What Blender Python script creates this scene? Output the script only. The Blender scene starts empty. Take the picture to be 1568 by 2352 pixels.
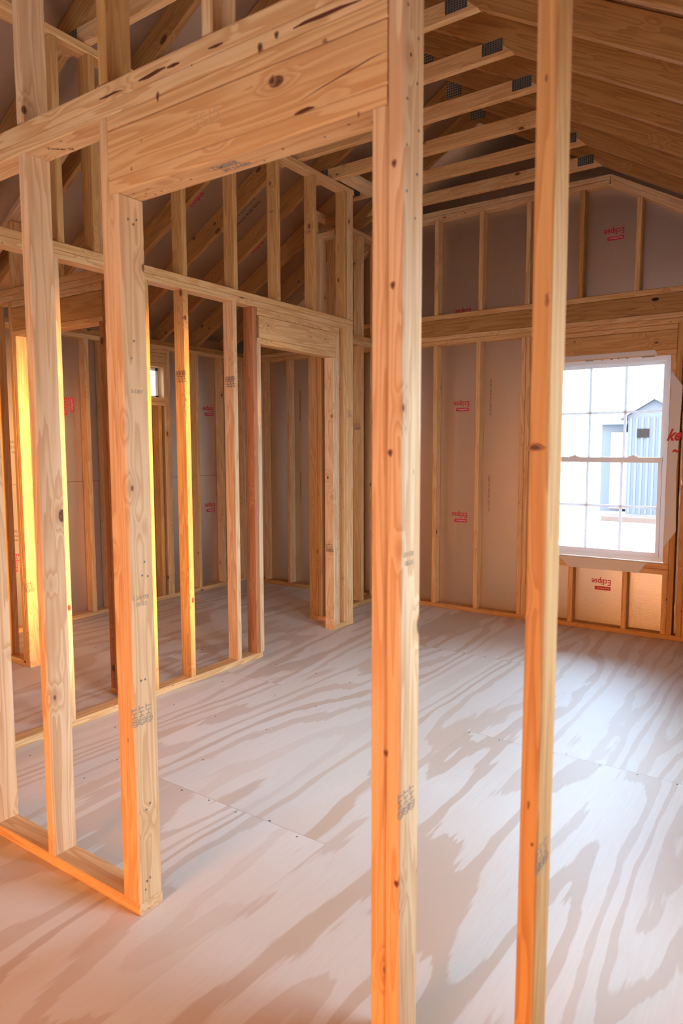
import bpy, bmesh, math, random
from mathutils import Matrix, Vector
random.seed(7)
S = bpy.context.scene
COL = S.collection
# ------------------------------------------------------------------ camera
CAMH = 1.44
PITCH, YAW, ROLL = 0.0923283, 0.6047034, -0.0023882
FPX = 1592.18
def cam_basis():
    cy, sy = math.cos(YAW), math.sin(YAW)
    fw = Vector((-sy, cy, 0)); rt = Vector((cy, sy, 0)); up = Vector((0, 0, 1))
    cp, sp = math.cos(PITCH), math.sin(PITCH)
    fw2 = fw * cp - up * sp; up2 = up * cp + fw * sp
    cr, sr = math.cos(ROLL), math.sin(ROLL)
    return rt * cr + up2 * sr, up2 * cr - rt * sr, fw2
_r, _u, _f = cam_basis()
cam = bpy.data.cameras.new('camera'); cob = bpy.data.objects.new('camera', cam); COL.objects.link(cob)
cob.matrix_world = Matrix(((_r.x, _u.x, -_f.x, 0), (_r.y, _u.y, -_f.y, 0), (_r.z, _u.z, -_f.z, CAMH), (0, 0, 0, 1)))
cam.sensor_fit = 'VERTICAL'; cam.sensor_height = 36.0; cam.lens = FPX * 36.0 / 2352.0
cam.clip_start = 0.02
cam.dof.use_dof = True; cam.dof.focus_distance = 4.2; cam.dof.aperture_fstop = 3.5
S.camera = cob
# ------------------------------------------------------------------ view + world + sun
S.view_settings.view_transform = 'Standard'; S.view_settings.look = 'None'
S.view_settings.exposure = 0.20; S.view_settings.gamma = 1.0; S.view_settings.use_curve_mapping = False
S.cycles.max_bounces = 7; S.cycles.diffuse_bounces = 5; S.cycles.glossy_bounces = 3
S.cycles.transparent_max_bounces = 12; S.cycles.transmission_bounces = 4
S.cycles.use_denoising = True
S.cycles.sample_clamp_indirect = 8.0
SKY = 21.0
W = bpy.data.worlds.new('sky'); S.world = W; W.use_nodes = True
nt = W.node_tree; nt.nodes.clear()
out = nt.nodes.new('ShaderNodeOutputWorld'); bg = nt.nodes.new('ShaderNodeBackground')
tc = nt.nodes.new('ShaderNodeTexCoord')
dt = nt.nodes.new('ShaderNodeVectorMath'); dt.operation = 'DOT_PRODUCT'
dv = Vector((0.1, -1.0, 0.1)).normalized(); dt.inputs[1].default_value = dv
mr = nt.nodes.new('ShaderNodeMapRange'); mr.interpolation_type = 'SMOOTHSTEP'
mr.inputs['From Min'].default_value = 0.60; mr.inputs['From Max'].default_value = 0.95
mx = nt.nodes.new('ShaderNodeMix'); mx.data_type = 'RGBA'
mx.inputs[6].default_value = (0.64, 0.95, 1.33, 1); mx.inputs[7].default_value = (1.08, 0.45, 0.13, 1)
nt.links.new(tc.outputs['Generated'], dt.inputs[0]); nt.links.new(dt.outputs['Value'], mr.inputs['Value'])
nt.links.new(mr.outputs[0], mx.inputs[0]); nt.links.new(mx.outputs[2], bg.inputs['Color'])
bg.inputs['Strength'].default_value = SKY; nt.links.new(bg.outputs[0], out.inputs[0])
W.cycles.sampling_method = 'AUTOMATIC'
sun = bpy.data.lights.new('low_sun', 'SUN'); so = bpy.data.objects.new('low_sun', sun); COL.objects.link(so)
sun.energy = 20.0; sun.color = (1.0, 0.50, 0.17); sun.angle = math.radians(9)
sd = Vector((1.0, -0.14, 0.03)).normalized()            # towards the sun
so.rotation_euler = sd.to_track_quat('Z', 'Y').to_euler()
def portal(loc, n, w, h):
    l = bpy.data.lights.new('window_portal', 'AREA'); l.shape = 'RECTANGLE'; l.size = w; l.size_y = h
    l.cycles.is_portal = True
    o = bpy.data.objects.new('window_portal', l); COL.objects.link(o); o.location = loc
    n = Vector(n); z = Vector((0, 0, 1)); x = z.cross(-n)   # light shines along -Z local
    o.matrix_world = Matrix(((x.x, 0, -n.x, loc[0]), (x.y, 0, -n.y, loc[1]), (x.z, 1, -n.z, loc[2]), (0, 0, 0, 1)))
# openings: gable window, small left window, right window; added for light: second right window, rear doorway
GW = (-1.836, -0.939, 0.575, 2.112)
LWN = (3.86, 4.46, 1.911, 2.185)
RW1 = (1.50, 2.52, 0.35, 2.15)
RW2 = (2.95, 3.62, 0.35, 2.15)  # unseen second window, added to brighten the floor towards the gable
BD = (-1.95, -0.55, 0.0, 2.15)  # unseen doorway, added and positioned to let warm light in from behind
XR, XL, YB, YG = 0.414, -5.10, -2.60, 5.57          # inner faces of the framing
portal(((GW[0] + GW[1]) / 2, 5.74, (GW[2] + GW[3]) / 2), (0, -1, 0), .9, 1.54)
portal((-5.26, (LWN[0] + LWN[1]) / 2, (LWN[2] + LWN[3]) / 2), (1, 0, 0), .6, .28)
portal((XR + .16, (RW1[0] + RW1[1]) / 2, (RW1[2] + RW1[3]) / 2), (-1, 0, 0), 1.05, 1.82)
portal((XR + .16, (RW2[0] + RW2[1]) / 2, (RW2[2] + RW2[3]) / 2), (-1, 0, 0), .7, 1.82)
portal(((BD[0] + BD[1]) / 2, YB - .16, 1.075), (0, 1, 0), 1.4, 2.15)

# ------------------------------------------------------------------ materials
class NT:
    def __init__(s, m): s.t = m.node_tree; s.t.nodes.clear()
    def n(s, ty, **k):
        o = s.t.nodes.new(ty)
        for a, b in k.items():
            setattr(o, a, b)
        return o
    def l(s, a, b): s.t.links.new(a, b)
    def math(s, op, a, b=None, c=None):
        o = s.n('ShaderNodeMath', operation=op)
        for i, v in enumerate((a, b, c)):
            if v is None: continue
            if isinstance(v, (int, float)): o.inputs[i].default_value = v
            else: s.l(v, o.inputs[i])
        return o.outputs[0]
    def mix(s, f, a, b, bt='MIX'):
        o = s.n('ShaderNodeMix', data_type='RGBA', blend_type=bt)
        for i, v in ((0, f), (6, a), (7, b)):
            if isinstance(v, (int, float)): o.inputs[i].default_value = v
            elif isinstance(v, tuple): o.inputs[i].default_value = (*v, 1)
            else: s.l(v, o.inputs[i])
        return o.outputs[2]
    def mr(s, v, a, b, c=0., d=1., it='LINEAR'):
        o = s.n('ShaderNodeMapRange', interpolation_type=it)
        s.l(v, o.inputs['Value'])
        for k, x in (('From Min', a), ('From Max', b), ('To Min', c), ('To Max', d)): o.inputs[k].default_value = x
        return o.outputs[0]
    def vm(s, op, a, b):
        o = s.n('ShaderNodeVectorMath', operation=op)
        for i, v in enumerate((a, b)):
            if isinstance(v, tuple): o.inputs[i].default_value = v
            else: s.l(v, o.inputs[i])
        return o.outputs[0]
def newmat(name):
    m = bpy.data.materials.new(name); m.use_nodes = True
    return m
def plain(name, col, rough=.6, metal=0., spec=.5):
    m = newmat(name); b = m.node_tree.nodes['Principled BSDF']
    b.inputs['Base Color'].default_value = (*col, 1); b.inputs['Roughness'].default_value = rough
    b.inputs['Metallic'].default_value = metal; b.inputs['Specular IOR Level'].default_value = spec
    return m

def lumber(name, c0, c1, cg, knotty=1.0):
    m = newmat(name); N = NT(m)
    o = N.n('ShaderNodeOutputMaterial'); b = N.n('ShaderNodeBsdfPrincipled'); N.l(b.outputs[0], o.inputs[0])
    tc = N.n('ShaderNodeTexCoord'); oi = N.n('ShaderNodeObjectInfo')
    cr = N.n('ShaderNodeCombineXYZ')
    N.l(N.math('MULTIPLY', oi.outputs['Random'], 37.0), cr.inputs[0])
    N.l(N.math('MULTIPLY', oi.outputs['Random'], 91.0), cr.inputs[1])
    N.l(N.math('MULTIPLY', oi.outputs['Random'], 53.0), cr.inputs[2])
    P = N.vm('ADD', tc.outputs['Object'], cr.outputs[0])
    # knots first: they also bend the grain
    kv = N.n('ShaderNodeTexVoronoi', voronoi_dimensions='3D', feature='F1'); kv.inputs['Scale'].default_value = 1.0
    N.l(N.vm('MULTIPLY', P, (8.5, 8.5, 5.0)), kv.inputs['Vector'])
    sep = N.n('ShaderNodeSeparateColor'); N.l(kv.outputs['Color'], sep.inputs[0])
    gate = N.math('GREATER_THAN', sep.outputs[0], 0.42 if knotty >= 1 else .6)
    krad = N.mr(sep.outputs[1], 0, 1, .045, .125 * knotty)
    kd = N.math('SUBTRACT', krad, kv.outputs['Distance'])
    kmask = N.math('MULTIPLY', N.mr(kd, -.012, .022, 0, 1, 'SMOOTHSTEP'), gate)
    khalo = N.math('MULTIPLY', N.mr(kd, -.30, .0, 0, 1, 'SMOOTHSTEP'), gate)
    # grain
    nz = N.n('ShaderNodeTexNoise'); nz.inputs['Scale'].default_value = 1.0; nz.inputs['Detail'].default_value = 2
    N.l(N.vm('MULTIPLY', P, (16, 16, .9)), nz.inputs['Vector'])
    ph = N.math('ADD', N.math('MULTIPLY', nz.outputs[0], 9.0), N.math('MULTIPLY', khalo, 1.6))
    w = N.math('FRACT', ph)
    ring = N.mr(w, .15, .95, 0, 1, 'SMOOTHSTEP')
    ring = N.math('SUBTRACT', ring, N.mr(w, .95, 1.0, 0, 1))
    fn = N.n('ShaderNodeTexNoise'); fn.inputs['Scale'].default_value = 1.0; fn.inputs['Detail'].default_value = 4
    N.l(N.vm('MULTIPLY', P, (170, 170, 5)), fn.inputs['Vector'])
    bn = N.n('ShaderNodeTexNoise'); bn.inputs['Scale'].default_value = 1.0; bn.inputs['Detail'].default_value = 2
    N.l(N.vm('MULTIPLY', P, (5, 5, .7)), bn.inputs['Vector'])
    rnd2 = N.math('FRACT', N.math('MULTIPLY', oi.outputs['Random'], 13.7))
    base = N.mix(N.math('MULTIPLY_ADD', rnd2, .75, N.mr(bn.outputs[0], .35, .7, -.1, .3)), c0, c1)
    col = N.mix(N.math('MULTIPLY', ring, .58), base, cg)
    col = N.mix(N.mr(fn.outputs[0], .3, .75, 0, .22), col, cg)
    col = N.mix(N.math('MULTIPLY', khalo, .25), col, (.46, .20, .07))
    kc = N.n('ShaderNodeTexNoise'); kc.inputs['Scale'].default_value = 220
    N.l(P, kc.inputs['Vector'])
    kcol = N.mix(N.mr(kc.outputs[0], .35, .7), (.07, .025, .012), (.26, .10, .035))
    col = N.mix(kmask, col, kcol)
    # small dark pin knots and pitch specks
    sv = N.n('ShaderNodeTexVoronoi', voronoi_dimensions='3D', feature='F1'); sv.inputs['Scale'].default_value = 1.0
    N.l(N.vm('MULTIPLY', P, (24, 24, 9)), sv.inputs['Vector'])
    ss = N.n('ShaderNodeSeparateColor'); N.l(sv.outputs['Color'], ss.inputs[0])
    sm = N.math('MULTIPLY', N.math('GREATER_THAN', ss.outputs[0], .82), N.mr(sv.outputs['Distance'], .05, .09, 1, 0))
    col = N.mix(N.math('MULTIPLY', sm, .85), col, (.13, .055, .025))
    N.l(col, b.inputs['Base Color']); b.inputs['Roughness'].default_value = .62
    b.inputs['Specular IOR Level'].default_value = .28
    bp = N.n('ShaderNodeBump'); bp.inputs['Strength'].default_value = .12; bp.inputs['Distance'].default_value = .002
    N.l(N.math('ADD', fn.outputs[0], N.math('MULTIPLY', ring, .5)), bp.inputs['Height']); N.l(bp.outputs[0], b.inputs['Normal'])
    return m
SPF = lumber('spruce_lumber', (.75, .50, .28), (.69, .40, .18), (.50, .225, .07))
FIR = lumber('yellow_pine_lumber', (.62, .34, .12), (.54, .265, .08), (.38, .145, .035))
RED = lumber('reddish_lumber', (.50, .20, .075), (.44, .17, .06), (.27, .085, .03))
WRM = lumber('warm_lit_spruce_lumber', (.76, .47, .22), (.69, .37, .135), (.50, .20, .05))  # spruce copy with orange bounce light worked into its colour
RAF = lumber('rafter_lumber', (.50, .245, .075), (.41, .18, .05), (.26, .09, .022), 1.5)

def foil_mat():
    m = newmat('foil_sheathing'); N = NT(m)
    o = N.n('ShaderNodeOutputMaterial'); b = N.n('ShaderNodeBsdfPrincipled'); N.l(b.outputs[0], o.inputs[0])
    tc = N.n('ShaderNodeTexCoord')
    n1 = N.n('ShaderNodeTexNoise'); n1.inputs['Scale'].default_value = 90; n1.inputs['Detail'].default_value = 2; N.l(tc.outputs['Object'], n1.inputs['Vector'])
    n2 = N.n('ShaderNodeTexNoise'); n2.inputs['Scale'].default_value = 2.2; N.l(tc.outputs['Object'], n2.inputs['Vector'])
    n3 = N.n('ShaderNodeTexNoise'); n3.inputs['Scale'].default_value = 260; n3.inputs['Detail'].default_value = 1; N.l(tc.outputs['Object'], n3.inputs['Vector'])
    N.l(N.mix(N.mr(n3.outputs[0], .2, .8), (.65, .53, .42), (.69, .57, .46)), b.inputs['Base Color'])
    b.inputs['Metallic'].default_value = .93
    b.inputs['Roughness'].default_value = .33
    bp = N.n('ShaderNodeBump'); bp.inputs['Strength'].default_value = .35; bp.inputs['Distance'].default_value = .0016
    N.l(N.math('ADD', n1.outputs[0], N.math('MULTIPLY', n2.outputs[0], 7.0)), bp.inputs['Height']); N.l(bp.outputs[0], b.inputs['Normal'])
    return m
FOIL = foil_mat()

def ply_mat():
    m = newmat('plywood_subfloor'); N = NT(m)
    o = N.n('ShaderNodeOutputMaterial'); b = N.n('ShaderNodeBsdfPrincipled'); N.l(b.outputs[0], o.inputs[0])
    tc = N.n('ShaderNodeTexCoord'); sp = N.n('ShaderNodeSeparateXYZ'); N.l(tc.outputs['Object'], sp.inputs[0])
    # sheets 1.22 x 2.44, long side along Y, staggered half a sheet
    cx = N.math('DIVIDE', N.math('ADD', sp.outputs[0], 1.42 + 1.22 * 20), 1.22)
    ix = N.math('FLOOR', cx); fx = N.math('FRACT', cx)
    odd = N.math('MODULO', ix, 2.0)            # columns whose seam lies at y 3.175
    cy = N.math('DIVIDE', N.math('ADD', N.math('ADD', sp.outputs[1], N.math('MULTIPLY', odd, 1.23)), 2.46 * 4 - 3.175), 2.46)
    iy = N.math('FLOOR', cy); fy = N.math('FRACT', cy)
    idv = N.n('ShaderNodeCombineXYZ'); N.l(ix, idv.inputs[0]); N.l(iy, idv.inputs[1])
    wn = N.n('ShaderNodeTexWhiteNoise', noise_dimensions='3D'); N.l(idv.outputs[0], wn.inputs['Vector'])
    P = N.vm('ADD', tc.outputs['Object'], N.vm('MULTIPLY', wn.outputs['Color'], (31, 47, 11)))
    wv = N.n('ShaderNodeTexNoise'); wv.inputs['Scale'].default_value = 1.0; wv.inputs['Detail'].default_value = 1.2
    N.l(N.vm('MULTIPLY', P, (2.0, .22, 1)), wv.inputs['Vector'])
    jag = N.n('ShaderNodeTexNoise'); jag.inputs['Scale'].default_value = 1.0; jag.inputs['Detail'].default_value = 3
    N.l(N.vm('MULTIPLY', P, (60, 3.5, 1)), jag.inputs['Vector'])
    jg2 = N.n('ShaderNodeTexNoise'); jg2.inputs['Scale'].default_value = 1.0; jg2.inputs['Detail'].default_value = 2
    N.l(N.vm('MULTIPLY', P, (9, 2.2, 1)), jg2.inputs['Vector'])
    v = N.math('ADD', N.math('MULTIPLY', wv.outputs[0], 13.0), N.math('ADD', N.math('MULTIPLY', jag.outputs[0], .32), N.math('MULTIPLY', jg2.outputs[0], .9)))
    w = N.math('FRACT', v)
    band = N.math('MULTIPLY', N.mr(w, .52, .57, 0, 1, 'SMOOTHSTEP'), N.mr(w, .90, .98, 1, 0, 'SMOOTHSTEP'))
    iw = N.n('ShaderNodeTexWhiteNoise', noise_dimensions='1D'); N.l(N.math('FLOOR', v), iw.inputs['W'])
    amp = N.mr(iw.outputs[0], 0, 1, .25, .88)
    fine = N.n('ShaderNodeTexNoise'); fine.inputs['Scale'].default_value = 1.0; fine.inputs['Detail'].default_value = 4
    N.l(N.vm('MULTIPLY', P, (150, 7, 1)), fine.inputs['Vector'])
    big = N.n('ShaderNodeTexNoise'); big.inputs['Scale'].default_value = .9; N.l(P, big.inputs['Vector'])
    light = N.mix(N.mr(big.outputs[0], .35, .65), (.73, .635, .535), (.69, .57, .455))
    dark = N.mix(N.mr(big.outputs[0], .35, .65), (.56, .41, .30), (.57, .38, .245))
    col = N.mix(N.math('MULTIPLY', band, amp), light, dark)
    col = N.mix(N.mr(fine.outputs[0], .35, .8, 0, .22), col, (.56, .42, .32))
    # seams
    ex = N.math('MINIMUM', fx, N.math('SUBTRACT', 1.0, fx)); ey = N.math('MINIMUM', fy, N.math('SUBTRACT', 1.0, fy))
    sx = N.math('LESS_THAN', N.math('MULTIPLY', ex, 1.22), .0009); sy = N.math('LESS_THAN', N.math('MULTIPLY', ey, 2.46), .0013)
    seam = N.math('MAXIMUM', N.math('MULTIPLY', sx, .35), sy)
    col = N.mix(N.math('MULTIPLY', seam, .55), col, (.22, .13, .08))
    N.l(col, b.inputs['Base Color'])
    b.inputs['Roughness'].default_value = .5; b.inputs['Specular IOR Level'].default_value = .35
    bp = N.n('ShaderNodeBump'); bp.inputs['Strength'].default_value = .12; bp.inputs['Distance'].default_value = .002
    N.l(N.math('SUBTRACT', fine.outputs[0], N.math('MULTIPLY', seam, 2.0)), bp.inputs['Height']); N.l(bp.outputs[0], b.inputs['Normal'])
    return m
PLY = ply_mat()
def glass_mat():
    m = newmat('window_glass'); N = NT(m)
    o = N.n('ShaderNodeOutputMaterial'); mx = N.n('ShaderNodeMixShader'); N.l(mx.outputs[0], o.inputs[0])
    t = N.n('ShaderNodeBsdfTransparent'); t.inputs[0].default_value = (.95, .97, .97, 1)
    g = N.n('ShaderNodeBsdfGlossy'); g.inputs['Roughness'].default_value = .02
    f = N.n('ShaderNodeFresnel'); f.inputs[0].default_value = 1.45
    N.l(f.outputs[0], mx.inputs[0]); N.l(t.outputs[0], mx.inputs[1]); N.l(g.outputs[0], mx.inputs[2])
    return m
GLASS = glass_mat()
VINYL = plain('white_vinyl', (.82, .80, .78), .35)
def translucent(name, col, f):
    m = newmat(name); N = NT(m)
    o = N.n('ShaderNodeOutputMaterial'); mx = N.n('ShaderNodeMixShader'); mx.inputs[0].default_value = f; N.l(mx.outputs[0], o.inputs[0])
    b = N.n('ShaderNodeBsdfPrincipled'); b.inputs['Base Color'].default_value = (*col, 1); b.inputs['Roughness'].default_value = .4
    t = N.n('ShaderNodeBsdfTranslucent'); t.inputs[0].default_value = (*col, 1)
    N.l(b.outputs[0], mx.inputs[1]); N.l(t.outputs[0], mx.inputs[2]); return m
MUNT = translucent('thin_white_vinyl', (.88, .88, .88), .32)
VINYLT = translucent('translucent_white_vinyl', (.86, .85, .84), .15)
TAPE = plain('house_wrap_flashing', (.66, .60, .55), .55)
REDINK = plain('red_ink', (.52, .008, .03), .6)
REDINK2 = plain('script_red_ink', (.55, .02, .02), .6)
BLACKINK = plain('faded_black_ink', (.09, .06, .045), .8)
GREYINK = plain('grey_stamp_ink', (.26, .19, .14), .8)
WHITEINK = plain('foil_coloured_lettering', (.70, .62, .58), .5)
NAILM = plain('nail_steel', (.10, .085, .08), .45, .6)
GALV = plain('galvanised_steel', (.34, .33, .31), .38, .85)
SLOT = plain('plate_slot_dark', (.03, .02, .015), .8)
BLUE = plain('blue_weather_strip', (.02, .10, .15), .5)
WHITE = plain('white_strip', (.85, .85, .85), .5)
DARKG = plain('dark_seam', (.24, .07, .035), .8)
SHEDM = plain('blue_grey_siding', (.046, .070, .092), .8)
SHEDW = plain('dark_shed_window', (.012, .011, .010), .9, 0., .1)
TANB = plain('tan_boards', (.055, .04, .03), .8)
GRND = plain('pale_gravel', (.42, .40, .37), .9)
EXTM = plain('exterior_osb', (.35, .24, .14), .8)
FOAM = plain('foam_bead', (.72, .62, .52), .85)

# ------------------------------------------------------------------ builders
def tag(o, label=None, cat=None, group=None, kind=None):
    if label: o['label'] = label
    if cat: o['category'] = cat
    if group: o['group'] = group
    if kind: o['kind'] = kind
    return o
def empty(name, loc, label, cat, group=None):
    o = bpy.data.objects.new(name, None); o.location = loc; o.empty_display_size = .1; COL.objects.link(o)
    return tag(o, label, cat, group)
def wloc(o):
    v = Vector(o.location)
    return v if o.parent is None else v + wloc(o.parent)
def place(o, parent, M):
    COL.objects.link(o)
    if parent is not None:
        o.parent = parent
        pm = pmat(parent)
        o.matrix_basis = pm.inverted() @ M
    else:
        o.matrix_basis = M
    return o
def pmat(o):
    m = Matrix(o.matrix_basis)
    return m if o.parent is None else pmat(o.parent) @ m
def meshobj(name, bm, mat, parent=None, M=Matrix.Identity(4), smooth=False):
    bmesh.ops.recalc_face_normals(bm, faces=bm.faces)
    me = bpy.data.meshes.new(name); bm.to_mesh(me); bm.free()
    for x in (mat if isinstance(mat, (list, tuple)) else [mat]): me.materials.append(x)
    if smooth:
        for p in me.polygons: p.use_smooth = True
    return place(bpy.data.objects.new(name, me), parent, M)
def eased(bm, w, d, L, c=.004, bow=(0, 0), seg=1, cut0=0., cut1=0.):
    """sawn board with eased edges, length on Z centred, section w x d; cut0/cut1 slant the ends along local X"""
    hx, hy = w / 2, d / 2
    pr = [(hx - c, -hy), (hx, -hy + c), (hx, hy - c), (hx - c, hy), (-hx + c, hy), (-hx, hy - c), (-hx, -hy + c), (-hx + c, -hy)]
    rings = []
    for k in range(seg + 1):
        t = k / seg; z = -L / 2 + L * t; s = math.sin(math.pi * t)
        rg = []
        for x, y in pr:
            zz = z
            if k == 0: zz += cut0 * x
            if k == seg: zz += cut1 * x
            rg.append(bm.verts.new((x + bow[0] * s, y + bow[1] * s, zz)))
        rings.append(rg)
    for a, b in zip(rings, rings[1:]):
        for i in range(8):
            bm.faces.new((a[i], a[(i + 1) % 8], b[(i + 1) % 8], b[i]))
    bm.faces.new(rings[0][::-1]); bm.faces.new(rings[-1])
DEF = [SPF]
def board(parent, name, lo, hi, mat=None, axis=None, bow=(0, 0), c=.004):
    """axis aligned board; grain runs along the longest side"""
    lo, hi = Vector(lo), Vector(hi); s = hi - lo; ctr = (lo + hi) / 2
    if axis is None: axis = max(range(3), key=lambda i: s[i])
    if axis == 2: X, Y, Z = Vector((1, 0, 0)), Vector((0, 1, 0)), Vector((0, 0, 1))
    elif axis == 0: X, Y, Z = Vector((0, 1, 0)), Vector((0, 0, 1)), Vector((1, 0, 0))
    else: X, Y, Z = Vector((0, 0, 1)), Vector((1, 0, 0)), Vector((0, 1, 0))
    w = abs(s.dot(X)); d = abs(s.dot(Y)); L = abs(s.dot(Z))
    bm = bmesh.new(); eased(bm, w, d, L, c, bow, 10 if (bow[0] or bow[1]) else 1)
    M = Matrix(((X.x, Y.x, Z.x, ctr.x), (X.y, Y.y, Z.y, ctr.y), (X.z, Y.z, Z.z, ctr.z), (0, 0, 0, 1)))
    return meshobj(name, bm, mat or DEF[0], parent, M)
def box(bm, lo, hi):
    v = [bm.verts.new((x, y, z)) for x in (lo[0], hi[0]) for y in (lo[1], hi[1]) for z in (lo[2], hi[2])]
    for f in ((0, 1, 3, 2), (4, 6, 7, 5), (0, 4, 5, 1), (2, 3, 7, 6), (0, 2, 6, 4), (1, 5, 7, 3)):
        bm.faces.new([v[i] for i in f])
def slab(parent, name, lo, hi, mat, kind=None, label=None):
    bm = bmesh.new(); box(bm, lo, hi)
    o = meshobj(name, bm, mat, parent)
    return tag(o, label, None, None, kind)
def prism(parent, name, pts, y0, y1, mat, axis='y'):
    """outline pts (a, z) extruded between y0 and y1 (axis y) or x0 and x1 (axis x)"""
    bm = bmesh.new()
    f = (lambda a, z, t: (a, t, z)) if axis == 'y' else (lambda a, z, t: (t, a, z))
    A = [bm.verts.new(f(a, z, y0)) for a, z in pts]; B = [bm.verts.new(f(a, z, y1)) for a, z in pts]
    n = len(pts)
    for i in range(n): bm.faces.new((A[i], A[(i + 1) % n], B[(i + 1) % n], B[i]))
    bm.faces.new(A[::-1]); bm.faces.new(B)
    return meshobj(name, bm, mat, parent)
TXT = {}
def text(parent, name, s, p, xd, yd, size, mat, bold=0.0, shear=0., xs=1.0, depth=.0004, align='LEFT', space=1.0):
    key = (s, bold, shear, xs, size, space, align)
    if key not in TXT:
        cu = bpy.data.curves.new('lettering', 'FONT'); cu.body = s; cu.size = size; cu.shear = shear
        cu.offset = bold; cu.extrude = depth; cu.align_x = align; cu.space_character = space; cu.resolution_u = 3
        to = bpy.data.objects.new('lettering', cu); COL.objects.link(to)
        bpy.context.view_layer.update()
        me = bpy.data.meshes.new_from_object(to.evaluated_get(bpy.context.evaluated_depsgraph_get()))
        bpy.data.objects.remove(to); bpy.data.curves.remove(cu)
        for v in me.vertices: v.co.x *= xs
        TXT[key] = me
    me = TXT[key]
    if len(me.materials) == 0 or me.materials[0] != mat:
        me = me.copy(); me.materials.clear(); me.materials.append(mat)
    xd, yd = Vector(xd), Vector(yd); n = xd.cross(yd)
    M = Matrix(((xd.x, yd.x, n.x, p[0]), (xd.y, yd.y, n.y, p[1]), (xd.z, yd.z, n.z, p[2]), (0, 0, 0, 1)))
    return place(bpy.data.objects.new(name, me), parent, M)
def stamp_ht(parent, p, xd, yd, size=.026, gap=.028, n=3, mat=None):
    """grade stamps reading HT, side by side"""
    xd, yd = Vector(xd), Vector(yd)
    for k in range(n):
        q = Vector(p) - yd * gap * k
        text(parent, 'grade_stamp', '@HT', q, xd, yd, size, mat or GREYINK, bold=0., xs=.95)
def nail(bm, p, n, r=.0045):
    n = Vector(n); a = n.orthogonal().normalized(); b = n.cross(a)
    v = [bm.verts.new(Vector(p) + n * .0006 + (a * math.cos(t) + b * math.sin(t)) * r) for t in [i * math.pi / 4 for i in range(8)]]
    bm.faces.new(v)

T = .038; D = .089
def studx(parent, x0, y0, z0, z1, mat=None, name='stud', bow=(0, 0)):     # stud of a wall running along X
    return board(parent, name, (x0, y0, z0), (x0 + T, y0 + D, z1), mat, 2, bow)
def study(parent, x0, y0, z0, z1, mat=None, name='stud', bow=(0, 0)):     # stud of a wall running along Y
    return board(parent, name, (x0, y0, z0), (x0 + D, y0 + T, z1), mat, 2, bow)
ZP = 2.365; ZJ = 2.405; ZT = 2.445      # underside, joint and top of the double plate

# ------------------------------------------------------------------ setting: floor, sheathing, roof deck
flo = slab(None, 'floor', (-5.30, -2.8, -.03), (XR + .2, 5.75, 0), PLY, 'structure', 'plywood subfloor of pale sheets with bold tan grain')
bm = bmesh.new()
nail_pts = []
for yy in (1.94, 4.42):
    nail_pts += [(x, yy + random.choice((-.012, .012)) + random.uniform(-.004, .004)) for x in [-2.62 + i * .155 for i in range(8)]]
nail_pts += [(-1.40 + i * .16, 3.175 + random.choice((-.014, .014))) for i in range(8)]
for i in range(13):
    for j in range(9):
        nail_pts.append((-4.6 + i * .33 + random.uniform(-.06, .06), .9 + j * .425 + random.uniform(-.02, .02)))
nm = None
for k, (x, y) in enumerate(nail_pts[:98]):
    if nm is None:
        bm = bmesh.new(); bmesh.ops.create_cone(bm, cap_ends=True, segments=8, radius1=.0042, radius2=.0036, depth=.0012)
        o = meshobj('nail_head', bm, NAILM, flo, Matrix.Translation((x, y, .0006))); nm = o.data
    else:
        o = place(bpy.data.objects.new('nail_head', nm), flo, Matrix.Translation((x, y, .0006)))
    o.scale = (1.5 if k % 3 == 0 else 1, .8, 1)

SL = .5700
XC_L, XC_R, ZTIE = -3.300, -1.400, 3.445
RX = (XC_L + XC_R) / 2; RZ = ZTIE + SL * (RX - XC_L)          # underside of the ridge
ANG = math.atan(SL); VT = .14 / math.cos(ANG)                 # vertical thickness of a 2x6 rafter
def zu(x): return RZ - SL * abs(x - RX)                       # rafter underside height
def zd(x): return zu(x) + VT + .002                           # roof deck underside height
G0 = 5.66                                                     # gable sheathing face
def gable_panel(name, y0, y1, holes, label, ztop=None):
    """gable end sheathing with rectangular holes, built as strips"""
    xs = sorted(set([-5.19, XR + .09, RX] + [h[0] for h in holes] + [h[1] for h in holes]))
    bm = bmesh.new()
    for a, b in zip(xs, xs[1:]):
        hs = [h for h in holes if h[0] <= a + 1e-6 and h[1] >= b - 1e-6]
        spans = [(0, None)] if not hs else [(0, hs[0][2]), (hs[0][3], None)]
        for z0, z1 in spans:
            if z1 is not None and z1 - z0 < .01: continue
            za, zb = (z1, z1) if z1 is not None else (zd(a), zd(b))
            P = [(a, y0, z0), (b, y0, z0), (b, y0, zb), (a, y0, za)]; Q = [(p[0], y1, p[2]) for p in P]
            A = [bm.verts.new(p) for p in P]; B = [bm.verts.new(p) for p in Q]
            for i in range(4): bm.faces.new((A[i], A[(i + 1) % 4], B[(i + 1) % 4], B[i]))
            bm.faces.new(A[::-1]); bm.faces.new(B)
    o = meshobj(name, bm, FOIL, None); tag(o, label, None, None, 'structure'); return o
def side_panel(name, x0, x1, holes, ztop, label):
    ys = sorted(set([-2.8, 5.75] + [h[0] for h in holes] + [h[1] for h in holes])); bm = bmesh.new()
    for a, b in zip(ys, ys[1:]):
        hs = [h for h in holes if h[0] <= a + 1e-6 and h[1] >= b - 1e-6]
        for z0, z1 in ([(0, ztop)] if not hs else [(0, hs[0][2]), (hs[0][3], ztop)]):
            if z1 - z0 > .01: box(bm, (x0, a, z0), (x1, b, z1))
    o = meshobj(name, bm, FOIL, None); tag(o, label, None, None, 'structure'); return o
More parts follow.
